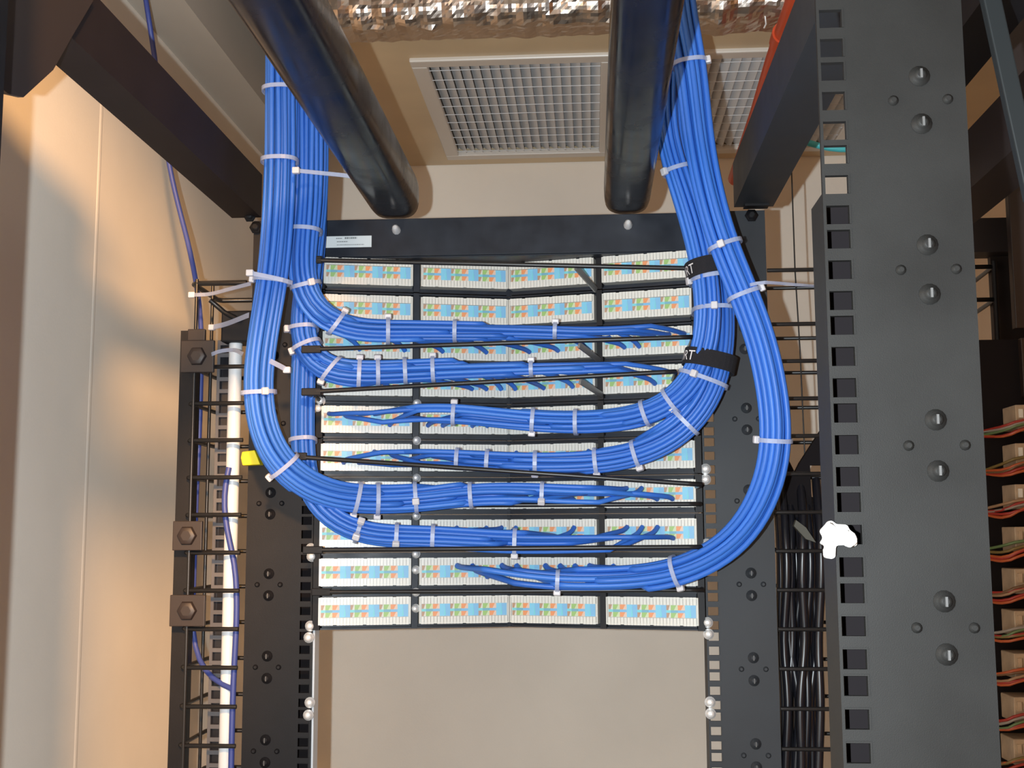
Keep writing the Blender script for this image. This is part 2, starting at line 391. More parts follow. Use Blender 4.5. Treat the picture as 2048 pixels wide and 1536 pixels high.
# ------------------------------------------------------------------ patch panels
PU = .04445; ZT = 2.02721 - .0
WP, YP, DP = .21644, -.0097, .0517
LH = math.hypot(WP, DP)
def zrow(k): return ZT - .0155 - k * PU          # centre of panel row k (0 = top)
def facey(x): return YP + DP * (1 - abs(x) / WP)
BD = .019
def blockmesh():
    # local: x along the block 0..1 scaled, y = -out, z up ; built at real length
    L = LH * .478
    mb = MB(); mb.box(0, L, .0035, BD, -.0155, .0155)
    mb.box(0, L, .0012, .0035, .0140, .0155); mb.box(0, L, .0012, .0035, -.0155, -.0140)
    mb.box(0, .0016, .0012, .0035, -.0140, .0140); mb.box(L - .0016, L, .0012, .0035, -.0140, .0140)
    base = mesh('punch_down_block', mb, IVORY)
    mb = MB(); n = 27; p = (L - .004) / n
    for k in range(n):
        x = .002 + p * (k + .5); d = .0012 if k % 9 == 4 else 0
        for s in (1, -1):
            a, b = sorted((s * .0074, s * (.0160 - d)))
            mb.box(x - p * .45, x + p * .45, .0004, .0036, a, b)
    teeth = mesh('contact_teeth', mb, TOOTH)
    names = list(PRN); mb = MB()
    per = (L - .006) / 3; y = .0022
    def q(x0, x1, z0, z1, c): mb.add([(x0, y, z0), (x1, y, z0), (x1, y, z1), (x0, y, z1)], [(0, 1, 2, 3)], names.index(c))
    def tri(x0, x1, z0, z1, c1, c2):
        mb.add([(x0, y, z0), (x0 + (x1 - x0) * .45, y, z0), (x0 + (x1 - x0) * .8, y, z1), (x0, y, z1)], [(0, 1, 2, 3)], names.index(c1))
        mb.add([(x0 + (x1 - x0) * .45, y, z0), (x1, y, z0), (x1, y, z1), (x0 + (x1 - x0) * .8, y, z1)], [(0, 1, 2, 3)], names.index(c2))
    for i in range(3):
        x = .003 + per * i
        cells = [('brown', 'white', .15), ('green', 'lgreen', .24), ('orange', 'lorange', .24), ('cyan', 'blue', .37)]
        for c1, c2, wd in cells:
            wd *= per
            if c1 == 'cyan':
                q(x, x + wd * .5, -.0070, .0070, 'cyan'); q(x + wd * .5, x + wd, -.0070, .0070, 'blue')
                mb.add([(x + wd * .42, y - .0002, -.006), (x + wd * .58, y - .0002, -.006), (x + wd * .5, y - .0002, .005)], [(0, 1, 2)], names.index('teal'))
            else:
                tri(x, x + wd, .0014, .0070, c1, c2); tri(x, x + wd, -.0070, -.0016, c1, c2)
                q(x, x + wd, -.0016, .0014, 'teal' if c1 == 'brown' else ('steel' if c1 == 'green' else 'blue'))
            x += wd
    lab = mesh('colour_label', mb, [PRN[k] for k in names])
    return base, teeth, lab, L
BB, BT, BL, BLEN = blockmesh()
ANG = math.atan2(DP, WP)
PL = ['topmost patch panel, bare of cables, right under the black top plate',
      'second patch panel from the top, bare, just above the uppermost horizontal blue bundle',
      'third patch panel from the top, behind the uppermost horizontal blue bundle',
      'fourth patch panel from the top, behind the second horizontal blue bundle',
      'fifth patch panel from the top, behind the upper bundle curving in from the right',
      'sixth patch panel from the top, behind the lower bundle curving in from the right',
      'seventh patch panel from the top, behind the broad bundle curving in from the left',
      'eighth patch panel from the top, behind the lowest bundle coming from the left',
      'ninth patch panel from the top, half covered by the bundle sweeping in from lower right',
      'lowest patch panel, bare with full colour strips, above the open beige wall']
def make_panel():
    t = thing('patch_panel', (0, 0, zrow(0)), '', 'patch panel', 'angled patch panels in the rack')
    z0 = zrow(0)
    for s in (-1, 1):
        mb = MB(); d = V(-s * WP, DP, 0) / LH; n = V(-s * DP, -WP, 0) / LH   # n points to the camera
        A = V(s * WP, YP, z0) - n * BD; c = A + d * (LH + .010) / 2 - n * .0012
        mb.obox(c, d * (LH + .010) / 2, n * .0012, V(0, 0, .0219))
        lipz = -.0205
        mb.obox(A + d * LH / 2 + n * .004 + V(0, 0, lipz), d * LH / 2, n * .004, V(0, 0, .0010))
        mb.obox(A + d * LH / 2 + n * .004 + V(0, 0, -lipz), d * LH / 2, n * .004, V(0, 0, .0010))
        obj('frame_half', mb, PLATE, t)
        mb = MB(); xa, xb = sorted((s * WP, s * .2245)); mb.box(xa, xb, -.004, BD + .006, z0 - .0215, z0 + .0215); obj('end_bracket', mb, BLACK, t)
    for i, (s, u0) in enumerate(((-1, 0.), (-1, .522), (1, .478 + .522), (1, .478))):
        d = V(-s * WP, DP, 0) / LH
        # local x runs to the right in the picture
        if s < 0: p = V(-WP, YP, z0) + d * LH * u0; rz = ANG
        else: p = V(WP, YP, z0) + d * LH * u0; rz = -ANG
        b = inst('punch_down_block', BB, t, p - V(*t.location), (0, 0, rz))
        lt = inst('contact_teeth', BT, b); lt['kind'] = 'stuff'
        inst('colour_label', BL, b)
    # studs in the gap of the left half
    d = V(WP, DP, 0) / LH; n = V(DP, -WP, 0) / LH
    c = V(-WP, YP, z0) + d * LH * .5
    obj('gap_post', MB().obox(c - n * .014, d * .0035, n * .006, V(0, 0, .0215)), PLATE, t)
    cr = V(WP, YP, z0) + V(-WP, DP, 0) / LH * LH * .5; nr_ = V(-DP, -WP, 0) / LH
    obj('gap_post', MB().obox(cr - nr_ * .014, V(-WP, DP, 0) / LH * .0035, nr_ * .006, V(0, 0, .0215)), BLACK, t)
    return t
pan0 = make_panel(); pan0['label'] = PL[0]
panels = [pan0]
for k in range(1, 10):
    p = copy_tree(pan0); p.location = (0, 0, zrow(k)); p['label'] = PL[k]; panels.append(p)
stud = mesh('stud', MB().lathe((0, 0, 0), (0, -1, 0), [(0, .0052), (.001, .0052), (.0015, .0042), (.006, .0040), (.0082, .0030), (.009, .0012)], 12), CHROME)
for k in range(10):
    p = panels[k]; x = -WP / 2; y = facey(x)
    for dz in (() if k < 3 else (.0205, )):
        inst('stud', stud, p, (x, y + .006, dz))
    if k >= 8: inst('stud', stud, p, (x, y + .006, .002))

# ------------------------------------------------------------------ blue cable bundles
def catmull(P, step=.010):
    P = [np.asarray(p, float) for p in P]; P = [2 * P[0] - P[1]] + P + [2 * P[-1] - P[-2]]; out = []
    for i in range(1, len(P) - 2):
        n = max(2, int(np.linalg.norm(P[i + 1] - P[i]) / step))
        for k in range(n):
            t = k / n; a, b, c, d = P[i - 1:i + 3]
            out.append(.5 * ((2 * b) + (c - a) * t + (2 * a - 5 * b + 4 * c - d) * t * t + (3 * b - a - 3 * c + d) * t ** 3))
    out.append(P[-2]); return np.array(out)
def smooth(A, it=6):
    A = A.copy()
    for _ in range(it): A[1:-1] = .25 * A[:-2] + .5 * A[1:-1] + .25 * A[2:]
    return A
def hexpts(n, r):
    pts = []
    for i in range(-5, 6):
        for j in range(-5, 6): pts.append((r * 2 * (i + .5 * (j % 2)), r * 1.74 * j))
    pts = np.array(pts) + rng.normal(0, r * .10, (len(pts), 2)) + V(.3 * r, .2 * r)
    o = np.argsort((pts ** 2).sum(1)); return pts[o][:n]
PORTX = []
for (s, u0, u1) in ((-1, 0., .478), (-1, .522, 1.), (1, 1., .522), (1, .478, 0.)):
    for i in range(6):
        u = u0 + (u1 - u0) * (i + .5) / 6
        PORTX.append(s * WP * (1 - u))
PORTX = np.array(PORTX)
bundles = {}
def bundle(key, label, row, pts, ports, side, cr=.0029, squash=(1., 1.), spread=None):
    """side +1: the bundle comes in from the left and runs right, -1: from the right"""
    C = smooth(catmull([at(*p) for p in pts]), 10)
    T = np.gradient(C, axis=0); T /= np.linalg.norm(T, axis=1)[:, None]
    Nn = np.cross(T, V(0, 1, 0)); Nn /= np.linalg.norm(Nn, axis=1)[:, None]
    B = np.cross(T, Nn)
    S = np.concatenate([[0], np.cumsum(np.linalg.norm(np.diff(C, axis=0), axis=1))])
    px = [p for p in PORTX if ports[0] <= p <= ports[1]]
    px = sorted(px, reverse=(side > 0))            # farthest port first
    n = len(px); extra = 24 - n if n < 24 else 0
    off = hexpts(n, cr); off = off[np.argsort((off ** 2).sum(1) / (cr * 5) ** 2 + rng.normal(0, .45, n))]
    z0 = zrow(row); base = C[0].copy(); base[2] = C[:, 2].min()
    t = thing('cable_bundle', base, label, 'cable bundle', 'blue cable bundles on the patch panels')
    cab = []
    rowstart = np.argmax(S * 0 + ((C[:, 2] < z0 + .035)))       # first sample down at its row
    for i, x in enumerate(px):
        xe = x - side * (.030 + .02 * rng.random())
        idx = None
        for k in range(rowstart, len(C)):
            if (C[k, 0] - xe) * side >= 0: idx = k; break
        if idx is None: idx = len(C) - 1
        idx = max(idx, 4)
        f1, f2 = rng.uniform(6, 16, 2); q1, q2 = rng.uniform(0, 6.28, 2)
        o1 = off[i, 0] * squash[0] + .0009 * np.sin(f1 * S[:idx] + q1); o2 = off[i, 1] * squash[1] + .0007 * np.sin(f2 * S[:idx] + q2)
        if spread is not None:
            fac = np.interp(S[:idx] / S[-1], spread[0], spread[1]); o1 = o1 * fac
        P = C[:idx] + Nn[:idx] * o1[:, None] + B[:idx] * o2[:, None]
        yf = facey(x); dz = rng.choice([-1, 1]) * .0065
        last = P[-1]
        e1 = V(x - side * .006, yf - .010, z0 + dz * .6 + (last[2] - z0) * .25); e2 = V(x, yf - .0005, z0 + dz)
        mid = last * .45 + e1 * .55 + V(0, -.004, 0)
        tail = catmull([last, mid, e1, e2], .006)[1:]
        cab.append((P, idx))
        Q = np.concatenate([P, tail]); 
        mbx = MB().tube(Q, cr * .98, 7)
        obj('cable', mbx, BLUE[int(rng.choice([0, 0, 0, 1, 2]))], t)
    bundles[key] = dict(t=t, C=C, T=T, N=Nn, B=B, cab=cab, cr=cr)
    return t
def tie(key, px, py, head=None, also=(), wid=.0046, pad=.0010, mats=(NYLON, NYLONH), name='zip_tie', slant=0., parent=True):
    b = bundles[key]; C = b['C']
    D = [abs(np.array(_proj(c)) - V(px, py)) for c in C[::1]]
    k = int(np.argmin([d @ d for d in D])); k = min(max(k, 2), len(C) - 3)
    t, n, bb = b['T'][k], b['N'][k], b['B'][k]
    pts = [P[k] for (P, idx) in b['cab'] if k < idx]
    for k2 in also:
        for (P, idx) in bundles[k2]['cab']:
            dd = np.abs((P - C[k]) @ t); j = int(np.argmin(dd + 10 * (np.linalg.norm(P - C[k], axis=1) > .12)))
            if j < idx - 1 and dd[j] < .02: pts.append(P[j] + 0)
    if len(pts) < 2: pts = [C[k] + n * .004, C[k] - n * .004, C[k] + bb * .004]
    pts = np.array(pts); c = C[k]; r = pts - c; a = r @ n; d = r @ bb
    ca, cb = (a.max() + a.min()) / 2, (d.max() + d.min()) / 2
    ra, rb = (a.max() - a.min()) / 2 + b['cr'] + pad, (d.max() - d.min()) / 2 + b['cr'] + pad
    c = c + n * ca + bb * cb
    if slant: t = nrm(t + n * slant)
    N = 28; mb = MB(); vs = []
    def ringpt(th, ex=0):
        e = .82
        cc, ss = math.cos(th), math.sin(th)
        return c + n * math.copysign(abs(cc) ** e, cc) * (ra + ex) + bb * math.copysign(abs(ss) ** e, ss) * (rb + ex) + t * slant * 0
    for i in range(N):
        th = 2 * math.pi * i / N
        sh = nrm(np.cross(n, bb)) * 0
        for ex, w_ in ((0, -.5), (.0013, -.5), (.0013, .5), (0, .5)): vs.append(ringpt(th, ex) + b['T'][k] * (wid * w_ + slant * ((ringpt(th) - c) @ n)))
    fs = []
    for i in range(N):
        j = (i + 1) % N
        for q in range(4): fs.append((i * 4 + q, i * 4 + (q + 1) % 4, j * 4 + (q + 1) % 4, j * 4 + q))
    mb.add(vs, fs, 0, False)
    o = obj(name, mb, mats[0], b['t'] if parent else None)
    if head is not None:
        # angle measured from the +n side towards the camera
        fr = -1 if bb[1] > 0 else 1
        th = math.radians(head) * fr
        hc = ringpt(th, .002) + b['T'][k] * slant * ((ringpt(th) - c) @ n); out = nrm(ringpt(th, .002) - c); tt = b['T'][k]; sd = np.cross(tt, out)
        obj('tie_head', MB().obox(hc, tt * .0040, sd * .0036, out * .0030), mats[1], o, bevel=.0012)
    return o, dict(c=c, n=n, b=bb, t=b['T'][k], ra=ra, rb=rb, ringpt=ringpt)
def _proj(P):
    d = P - CAM; w_ = d @ FW; return (1024 + FPX * (d @ RT) / w_, 768 - FPX * (d @ UP) / w_)

YR = -.040
bundle('b7', 'front left blue cable bundle swinging down and right to the seventh patch panel', 6,
       [(561, -330, -.11), (560, -80, -.11), (560, 60, -.11), (560, 180, -.11), (560, 320, -.11), (555, 450, -.11), (545, 560, -.11), (528, 660, -.11), (515, 760, -.11), (519, 830, -.108),
        (541, 900, -.10), (577, 948, -.09), (632, 984, -.075), (690, 1001, -.06), (760, 1002, -.05), (850, 998, YR), (940, 986, YR), (1020, 984, YR), (1090, 987, YR), (1200, 991, YR), (1350, 988, YR)],
       (-.18, .20), 1, cr=.0031, squash=(1.08, .9))
bundle('b3', 'uppermost horizontal blue cable bundle, from the left drop to the third patch panel', 2,
       [(616, -330, -.082), (618, -80, -.082), (618, 200, -.082), (616, 400, -.083), (606, 510, -.084), (606, 570, -.083), (626, 622, -.075), (668, 655, -.066), (720, 662, -.056), (780, 660, -.05), (910, 661, YR), (1000, 662, YR), (1110, 664, YR),
        (1200, 667, YR), (1300, 660, YR), (1385, 654, YR)], (-.19, .215), 1, cr=.0029, squash=(.92, 1.1), spread=([0, .25, .45, .6, 1], [1.05, 1.15, 1.15, .95, .8]))
bundle('b4', 'second horizontal blue cable bundle, from the left drop to the fourth patch panel', 3,
       [(630, -330, -.05), (632, -80, -.05), (634, 200, -.05), (632, 400, -.05), (612, 580, -.056), (600, 670, -.062), (610, 712, -.064), (642, 742, -.062), (700, 748, -.058), (760, 748, -.05), (870, 743, YR), (1060, 737, YR),
        (1200, 734, YR), (1360, 728, YR)], (-.19, .20), 1, cr=.0029, squash=(.95, 1.05))
bundle('b8', 'lowest blue cable bundle from the left, dropping behind to the eighth patch panel', 7,
       [(624, -330, -.024), (626, -80, -.024), (628, 200, -.024), (630, 420, -.024), (620, 560, -.024), (609, 700, -.036), (605, 820, -.045), (606, 920, -.055), (620, 990, -.06), (655, 1036, -.06), (700, 1062, -.056), (760, 1071, -.05),
        (870, 1073, YR), (1030, 1082, YR), (1200, 1081, YR), (1370, 1080, YR)], (-.12, .205), 1, cr=.0030, squash=(1.0, 1.0))
bundle('b5', 'blue cable bundle from the right drop to the fifth patch panel', 4,
       [(1352, -260, -.102), (1342, 60, -.102), (1334, 180, -.101), (1336, 280, -.100), (1368, 380, -.099), (1398, 480, -.098), (1414, 560, -.098), (1420, 630, -.096), (1412, 700, -.088), (1388, 762, -.074), (1345, 805, -.064), (1290, 831, -.055), (1220, 843, -.046),
        (1150, 846, YR), (1065, 843, YR), (980, 834, YR), (905, 826, YR), (800, 828, YR), (670, 845, YR)], (-.21, .16), -1, cr=.0029, squash=(1.0, 1.0))
bundle('b6', 'blue cable bundle from the right drop to the sixth patch panel', 5,
       [(1366, -260, -.065), (1356, 60, -.065), (1350, 180, -.066), (1354, 280, -.066), (1384, 380, -.066), (1416, 480, -.066), (1436, 560, -.066), (1442, 630, -.066), (1438, 710, -.068), (1418, 785, -.068), (1376, 846, -.064), (1328, 882, -.058), (1270, 905, -.05),
        (1190, 919, YR), (1070, 921, YR), (980, 918, YR), (910, 913, YR), (800, 912, YR), (670, 913, YR)], (-.20, .17), -1, cr=.0030, squash=(1.05, 1.))
bundle('b9', 'front right blue cable bundle making a wide loop down to the ninth patch panel', 8,
       [(1338, -260, -.13), (1356, -20, -.13), (1368, 60, -.13), (1382, 130, -.13), (1401, 300, -.13), (1422, 400, -.13), (1448, 490, -.13), (1490, 590, -.13), (1527, 690, -.13), (1549, 800, -.128), (1554, 880, -.124), (1542, 960, -.116), (1505, 1042, -.10), (1448, 1102, -.08), (1370, 1141, -.06),
        (1280, 1158, -.045), (1200, 1161, YR), (1115, 1161, YR), (1030, 1152, YR), (930, 1136, YR)], (-.065, .20), -1, cr=.0036, squash=(1.0, .9), spread=([0, .25, .5, 1], [1.15, 1.1, 1., .95]))

for key, px, py, hd in (
    ('b7', 558, 178, None), ('b7', 560, 318, None), ('b7', 545, 553, 175), ('b7', 512, 785, 60), ('b7', 567, 938, 180), ('b7', 708, 1003, 178), ('b7', 757, 1004, 185), ('b7', 833, 998, 100), ('b7', 940, 986, None), ('b7', 1092, 988, 130),
    ('b3', 618, 465, None), ('b3', 608, 580, 60), ('b3', 668, 655, 15), ('b3', 780, 660, 10), ('b3', 912, 661, None), ('b3', 1106, 664, 5),
    ('b4', 600, 660, 160), ('b4', 604, 690, 170), ('b4', 650, 745, 170), ('b4', 712, 748, 15), ('b4', 756, 748, 15), ('b4', 818, 745, None), ('b4', 873, 742, 0), ('b4', 1059, 737, 5),
    ('b5', 905, 826, 165), ('b5', 1065, 842, 0), ('b5', 1152, 846, None), ('b5', 1292, 830, None), ('b5', 1338, 810, None),
    ('b6', 910, 912, None), ('b6', 984, 918, None), ('b6', 1071, 920, 20), ('b6', 1190, 919, 15), ('b6', 1270, 905, 10), ('b6', 1376, 850, 170),
    ('b8', 606, 878, None), ('b8', 706, 1064, 50), ('b8', 725, 1067, 110), ('b8', 790, 1071, 120), ('b8', 866, 1073, None), ('b8', 1028, 1082, 170),
    ('b9', 1382, 130, 10), ('b9', 1448, 492, 105), ('b9', 1492, 586, 12), ('b9', 1553, 880, 172), ('b9', 1362, 1144, 10), ('b9', 1115, 1161, 5),
    ('b5', 1352, 350, 150), ('b6', 1428, 563, 170), ('b6', 1440, 625, 95), ('b6', 1425, 758, 110)):
    also = ()
    if key == 'b6' and py < 800 and py > 500: also = ('b5',)
    tie(key, px, py, hd, also=also, slant={('b3', 668): .2, ('b4', 650): .35, ('b7', 708): .12}.get((key, px), 0.))

# hook-and-loop straps round the right pair
for (px, py, lb, a0) in ((1424, 540, 'black hook-and-loop strap, upper of the two on the right cable drop', 128), (1432, 724, 'black hook-and-loop strap, lower of the two on the right cable drop', 140)):
    o, g = tie('b6', px, py, None, also=('b5',), wid=.0185, pad=.0030, mats=(VELCRO, VELCRO), name='cable_strap', parent=False)
    tag(o, lb, 'strap', 'hook-and-loop straps')
    cu = bpy.data.curves.new('txt', 'FONT'); cu.body = 'ORT'; cu.size = .0155; cu.extrude = 0; cu.shear = 0
    tmp = bpy.data.objects.new('txt', cu); COL.objects.link(tmp)
    bpy.context.view_layer.update()
    me = bpy.data.meshes.new_from_object(tmp.evaluated_get(bpy.context.evaluated_depsgraph_get()))
    bpy.data.objects.remove(tmp)
    fr = -1 if g['b'][1] > 0 else 1
    def mp(v):
        th = math.radians(180 - a0) + 0
        # u runs along the circumference from the left edge towards the front, v along the bundle
        ang = math.pi - (v[0] / ((g['ra'] + g['rb']) / 2)) + math.radians(15)
        return g['ringpt'](fr * ang, .0017) - g['t'] * (v[1] - .0055)
    mb = MB(); mb.add([mp(v.co) for v in me.vertices], [tuple(p.vertices) for p in me.polygons])
    obj('strap_lettering', mb, PRINTW, o)
    bpy.data.meshes.remove(me); bpy.data.curves.remove(cu)

# loose tie tails reaching to the cable managers
def strip(name, pts, wid, label, m=NYLON):
    P = catmull([at(*p) for p in pts], .008); T = np.gradient(P, axis=0); mb = MB(); vs = []
    for p, t_ in zip(P, T):
        s = nrm(np.cross(nrm(t_), V(0, 1, 0)))
        for a, b in ((-1, -1), (1, -1), (1, 1), (-1, 1)): vs.append(p + s * wid / 2 * a + V(0, .0006, 0) * b)
    n = len(P); mb.add(vs, [(i * 4 + q, i * 4 + (q + 1) % 4, (i + 1) * 4 + (q + 1) % 4, (i + 1) * 4 + q) for i in range(n - 1) for q in range(4)] + [(0, 1, 2, 3), (4 * n - 4, 4 * n - 3, 4 * n - 2, 4 * n - 1)])
    t = thing('cable_tie', P[len(P) // 2], label, 'cable tie', 'loose cable ties')
    obj('tie_strap', mb, m, t)
    e = at(*pts[0]); obj('tie_head', MB().obox(e, (.004, 0, 0), (0, .003, 0), (0, 0, .0035)), NYLONH, t, bevel=.001)
strip('cable_tie', [(592, 341, -.132), (640, 346, -.12), (690, 351, -.115), (718, 356, -.11)], .0045, 'long white cable tie tail sticking out right from the left cable drop')
strip('cable_tie', [(500, 546, -.133), (530, 552, -.134), (566, 560, -.132), (585, 566, -.12)], .0048, 'white cable tie with its head at the left edge of the left cable drop')
strip('cable_tie', [(384, 590, .0), (420, 588, -.02), (460, 578, -.06), (502, 567, -.10)], .0045, 'upper white cable tie from the left cable drop to the wire cage')
strip('cable_tie', [(424, 655, .01), (455, 647, -.02), (498, 630, -.08)], .0060, 'middle white cable tie from the left cable drop to the wire cage')
strip('cable_tie', [(408, 717, .0), (435, 704, -.02), (465, 700, -.04), (486, 708, -.08)], .0045, 'lower white cable tie looping round the pale rail')
strip('cable_tie', [(574, 740, -.10), (560, 732, -.108), (540, 722, -.118)], .0055, 'short white cable tie between the two left bundles')
strip('cable_tie', [(1660, 574, -.30), (1600, 570, -.22), (1530, 565, -.15), (1500, 570, -.145)], .0035, 'thin white cable tie stretched right to the near rack post')

# lacing bars in front of the panels
def bar(label, a, b, arm=None, r=.0026, Y=-.083):
    p, q = at(*a, Y), at(*b, Y)
    t = thing('lacing_bar', (p + q) / 2, label, 'lacing bar', 'lacing bars in front of the panels')
    pts = [p + V(-.003, .075, 0), p + V(-.002, .02, 0), p, p * .97 + q * .03, q * .97 + p * .03, q, q + V(.002, .02, 0), q + V(.003, .075, 0)]
    obj('rod', MB().tube(pts, r, 8), WIREM, t)
    obj('end_tab', MB().obox(p + V(.006, 0, 0), (.011, 0, 0), (0, .0025, 0), (0, 0, .0042)), BLACK, t, bevel=.001)
    if arm:
        u, v = at(arm[0], arm[1], -.075), at(arm[2], arm[3], .012); d = nrm(v - u); s = nrm(np.cross(d, V(0, 1, 0)))
        obj('support_arm', MB().obox((u + v) / 2, (v - u) / 2, s * .0032, np.cross(d, s) * .0012), GREYM, t)
bar('thin black lacing bar across the topmost panel', (614, 520), (1394, 537), (1152, 534, 1192, 580))
bar('thin black lacing bar under the uppermost horizontal bundle', (612, 699), (1384, 674), (1158, 690, 1200, 722))
bar('thin black lacing bar under the second horizontal bundle', (612, 784), (1350, 743), (1160, 762, 1204, 790))
bar('thin black lacing bar slanting down across the sixth panel', (583, 913), (1400, 969))
bar('thin black lacing bar under the seventh panel bundle', (634, 1012), (1400, 1008), Y=-.03)
bar('thin black lacing bar crossing the lowest left bundle', (615, 1100), (1402, 1094), Y=-.076)
bar('thin black lacing bar above the lowest panel', (632, 1184), (1404, 1180), Y=-.03)

# ------------------------------------------------------------------ left cable manager cage
cg = thing('cable_manager_cage', (-.35, .05, 0), 'black wire cable manager cage left of the patch panels', 'cable manager', 'wire cages beside the rack')
XA = -.378; XBk = -.312
for (px, zt_, yy) in ((393, 1.999, -.002), (425, 2.003, .055)):
    x = at(px, 600, yy)[0]; obj('upright_wire', MB().tube([V(x, yy, .05), V(x, yy, zt_ + .006)], .0022, 8), WIREM, cg)
xq = at(385, 700, .03)
mb = MB().box(-.3955, -.3765, .012, .030, .05, 1.945); obj('upright_bar', mb, BLACK, cg)
zz = 1.9845
k = 0
zlist = [2.0] + [1.8985 - .0439 * i for i in range(14)]
for z in zlist:
    ring = [V(XBk, -.001, z), V(XA + .004, -.001, z), V(XA, .004, z), V(XA - .002, .10, z + .0), V(XA + .004, .106, z), V(XBk, .106, z)]
    mb = MB().tube(ring, .0026 if z < 1.99 else .0032, 8)
    obj('ring_wire', mb, WIREM, cg)
for (px, py, wd) in ((424, 620, 0), ):
    obj('brace_wire', MB().tube([at(420, 600, .0), at(448, 624, .01), at(478, 640, .0)], .0032, 8), WIREM, cg)
mb = MB().box(-.345, -.3065, .008, .045, 1.93, 1.968); obj('top_block', mb, BLACK, cg, bevel=.002)
for i, (x0, y0, x1, y1) in enumerate(((360, 680, 428, 745), (344, 1042, 404, 1101), (338, 1190, 410, 1253))):
    a, b = at(x0, y1, -.012), at(x1, y0, -.012)
    mb = MB(); mb.box(a[0], b[0], -.012, -.006, a[2], b[2])
    mb.lathe(V((a[0] + b[0]) / 2, -.012, (a[2] + b[2]) / 2), (0, -1, 0), [(0, .012), (.004, .011), (.005, .006)], 6)
    if i == 0: mb.box(a[0] + .007, b[0] - .012, -.010, -.004, b[2], b[2] + .014)
    obj('clip_plate', mb, BROWNM, cg, bevel=.0008)
# pale perforated rail
pr = thing('perforated_rail', (-.335, .02, 0), 'pale perforated upright rail with square holes behind the wire cage', 'rail')
mb = MB(); z0, z1 = .1, at(460, 680, .03)[2]
xa, xb, xc_, xd = -.3555, -.3520, -.3385, -.3300
mb.box(xa, xb, .030, .033, z0, z1); zp = z1; i = 0
zs = []
z = z1 - .004
gaps = [.0147, .0147, .0147]
while z > 1.3:
    zs.append(z); z -= .0147
for z in zs: mb.box(xb, xc_, .030, .033, z - .0024, z + .0024)
mb.box(xb, xc_, .030, .033, z0, zs[-1])
mb.box(xc_, xd + .002, .030, .033, z0, z1)
obj('hole_strip', mb, mat('pale_rail_dull', (.10, .10, .11), .4), pr)
mb = MB().tube([V(-.3310, .024, z0), V(-.3310, .024, z1)], .0080, 16); obj('rounded_edge', mb, GALV, pr)
mb = MB().box(-.356, -.334, .036, .05, z0, z1 - .002); obj('hole_backing', mb, RUBBER, pr)  # black sheet added behind the rail to darken its holes
# yellow tag
a, b = at(483, 931, -.018), at(514, 900, -.018)
yt = MB().prism([V(a[0] + .001, -.018, a[2]), V(b[0] + .004, -.018, a[2] + .001), V(b[0] - .003, -.018, b[2]), V(a[0], -.018, b[2] - .002), V(a[0] - .0012, -.018, (a[2] + b[2]) / 2)], (0, .016, 0))
tag(obj('yellow_tag', yt, YELLOW, bevel=.001), 'small yellow plastic tag on the left rack post', 'tag')

# thin blue cables on the left wall
def cable(name, pts, r, m, label, cat='cable', group=None):
    return tag(obj(name, MB().tube(smooth(catmull([at(*p) for p in pts], .015), 4), r, 8), m), label, cat, group)
cable('blue_cable', [(281, -70, -.04), (287, -30, .0), (301, 60, .03), (313, 140, .05), (324, 240, .065), (338, 330, .075), (356, 410, .08), (375, 480, .08), (392, 560, .07), (402, 640, .06), (403, 700, .05), (399, 860, .05), (392, 1000, .05), (388, 1150, .05), (384, 1260, .05), (394, 1325, .045), (425, 1362, .02), (466, 1379, .012)],
      .0033, DBLUE, 'single thin blue cable hanging along the left wall and down the wire cage', 'cable', 'single blue cables')
cable('blue_cable', [(458, 935, .015), (450, 970, .012), (447, 1010, .012), (453, 1060, .012), (465, 1105, .012), (473, 1150, .012), (474, 1220, .012), (466, 1380, .012), (463, 1500, .012), (461, 1600, .012)], .0036, DBLUE, 'short blue cable beside the pale perforated rail', 'cable', 'single blue cables')

# ------------------------------------------------------------------ right cable manager and black cords
cg2 = thing('cable_manager_cage', (.36, .05, 0), 'black wire cable manager cage between the right rack posts', 'cable manager', 'wire cages beside the rack')
for z in [2.0038, 1.9399, 1.8966, 1.853, 1.8098] + [1.7664 - .0436 * i for i in range(8)]:
    obj('ring_wire', MB().tube([V(.306, 0, z), V(.405, 0, z), V(.41, .004, z), V(.41, .10, z), V(.405, .105, z), V(.306, .105, z)], .0024, 8), WIREM, cg2)
xw = [at(1583, 340, .1), at(1590, 540, .1), at(1600, 700, .1), at(1610, 920, .1)]
obj('upright_wire', MB().tube(xw, .0009, 6), WIREM, cg2)
mb = MB().box(.402, .418, .02, .06, .05, at(1640, 950, .04)[2]); obj('upright_bar', mb, BLACK, cg2)
mb = MB(); mb.prism([at(1655, 840, .05), at(1600, 925, .05), at(1590, 945, .05), at(1570, 905, .05), at(1560, 1040, .05), at(1625, 1030, .05), at(1620, 930, .05), at(1700, 930, .05)], (0, .012, 0))
obj('divider_plate', mb, MATTE, cg2)
obj('bridge_clip', MB().prism([at(1592, 1040, .0), at(1612, 1055, .0), at(1632, 1085, .0), at(1612, 1078, .0), at(1588, 1052, .0)], (0, .01, 0)), mat('dull_olive_grey', (.07, .07, .055), .6), cg2)
cords = []
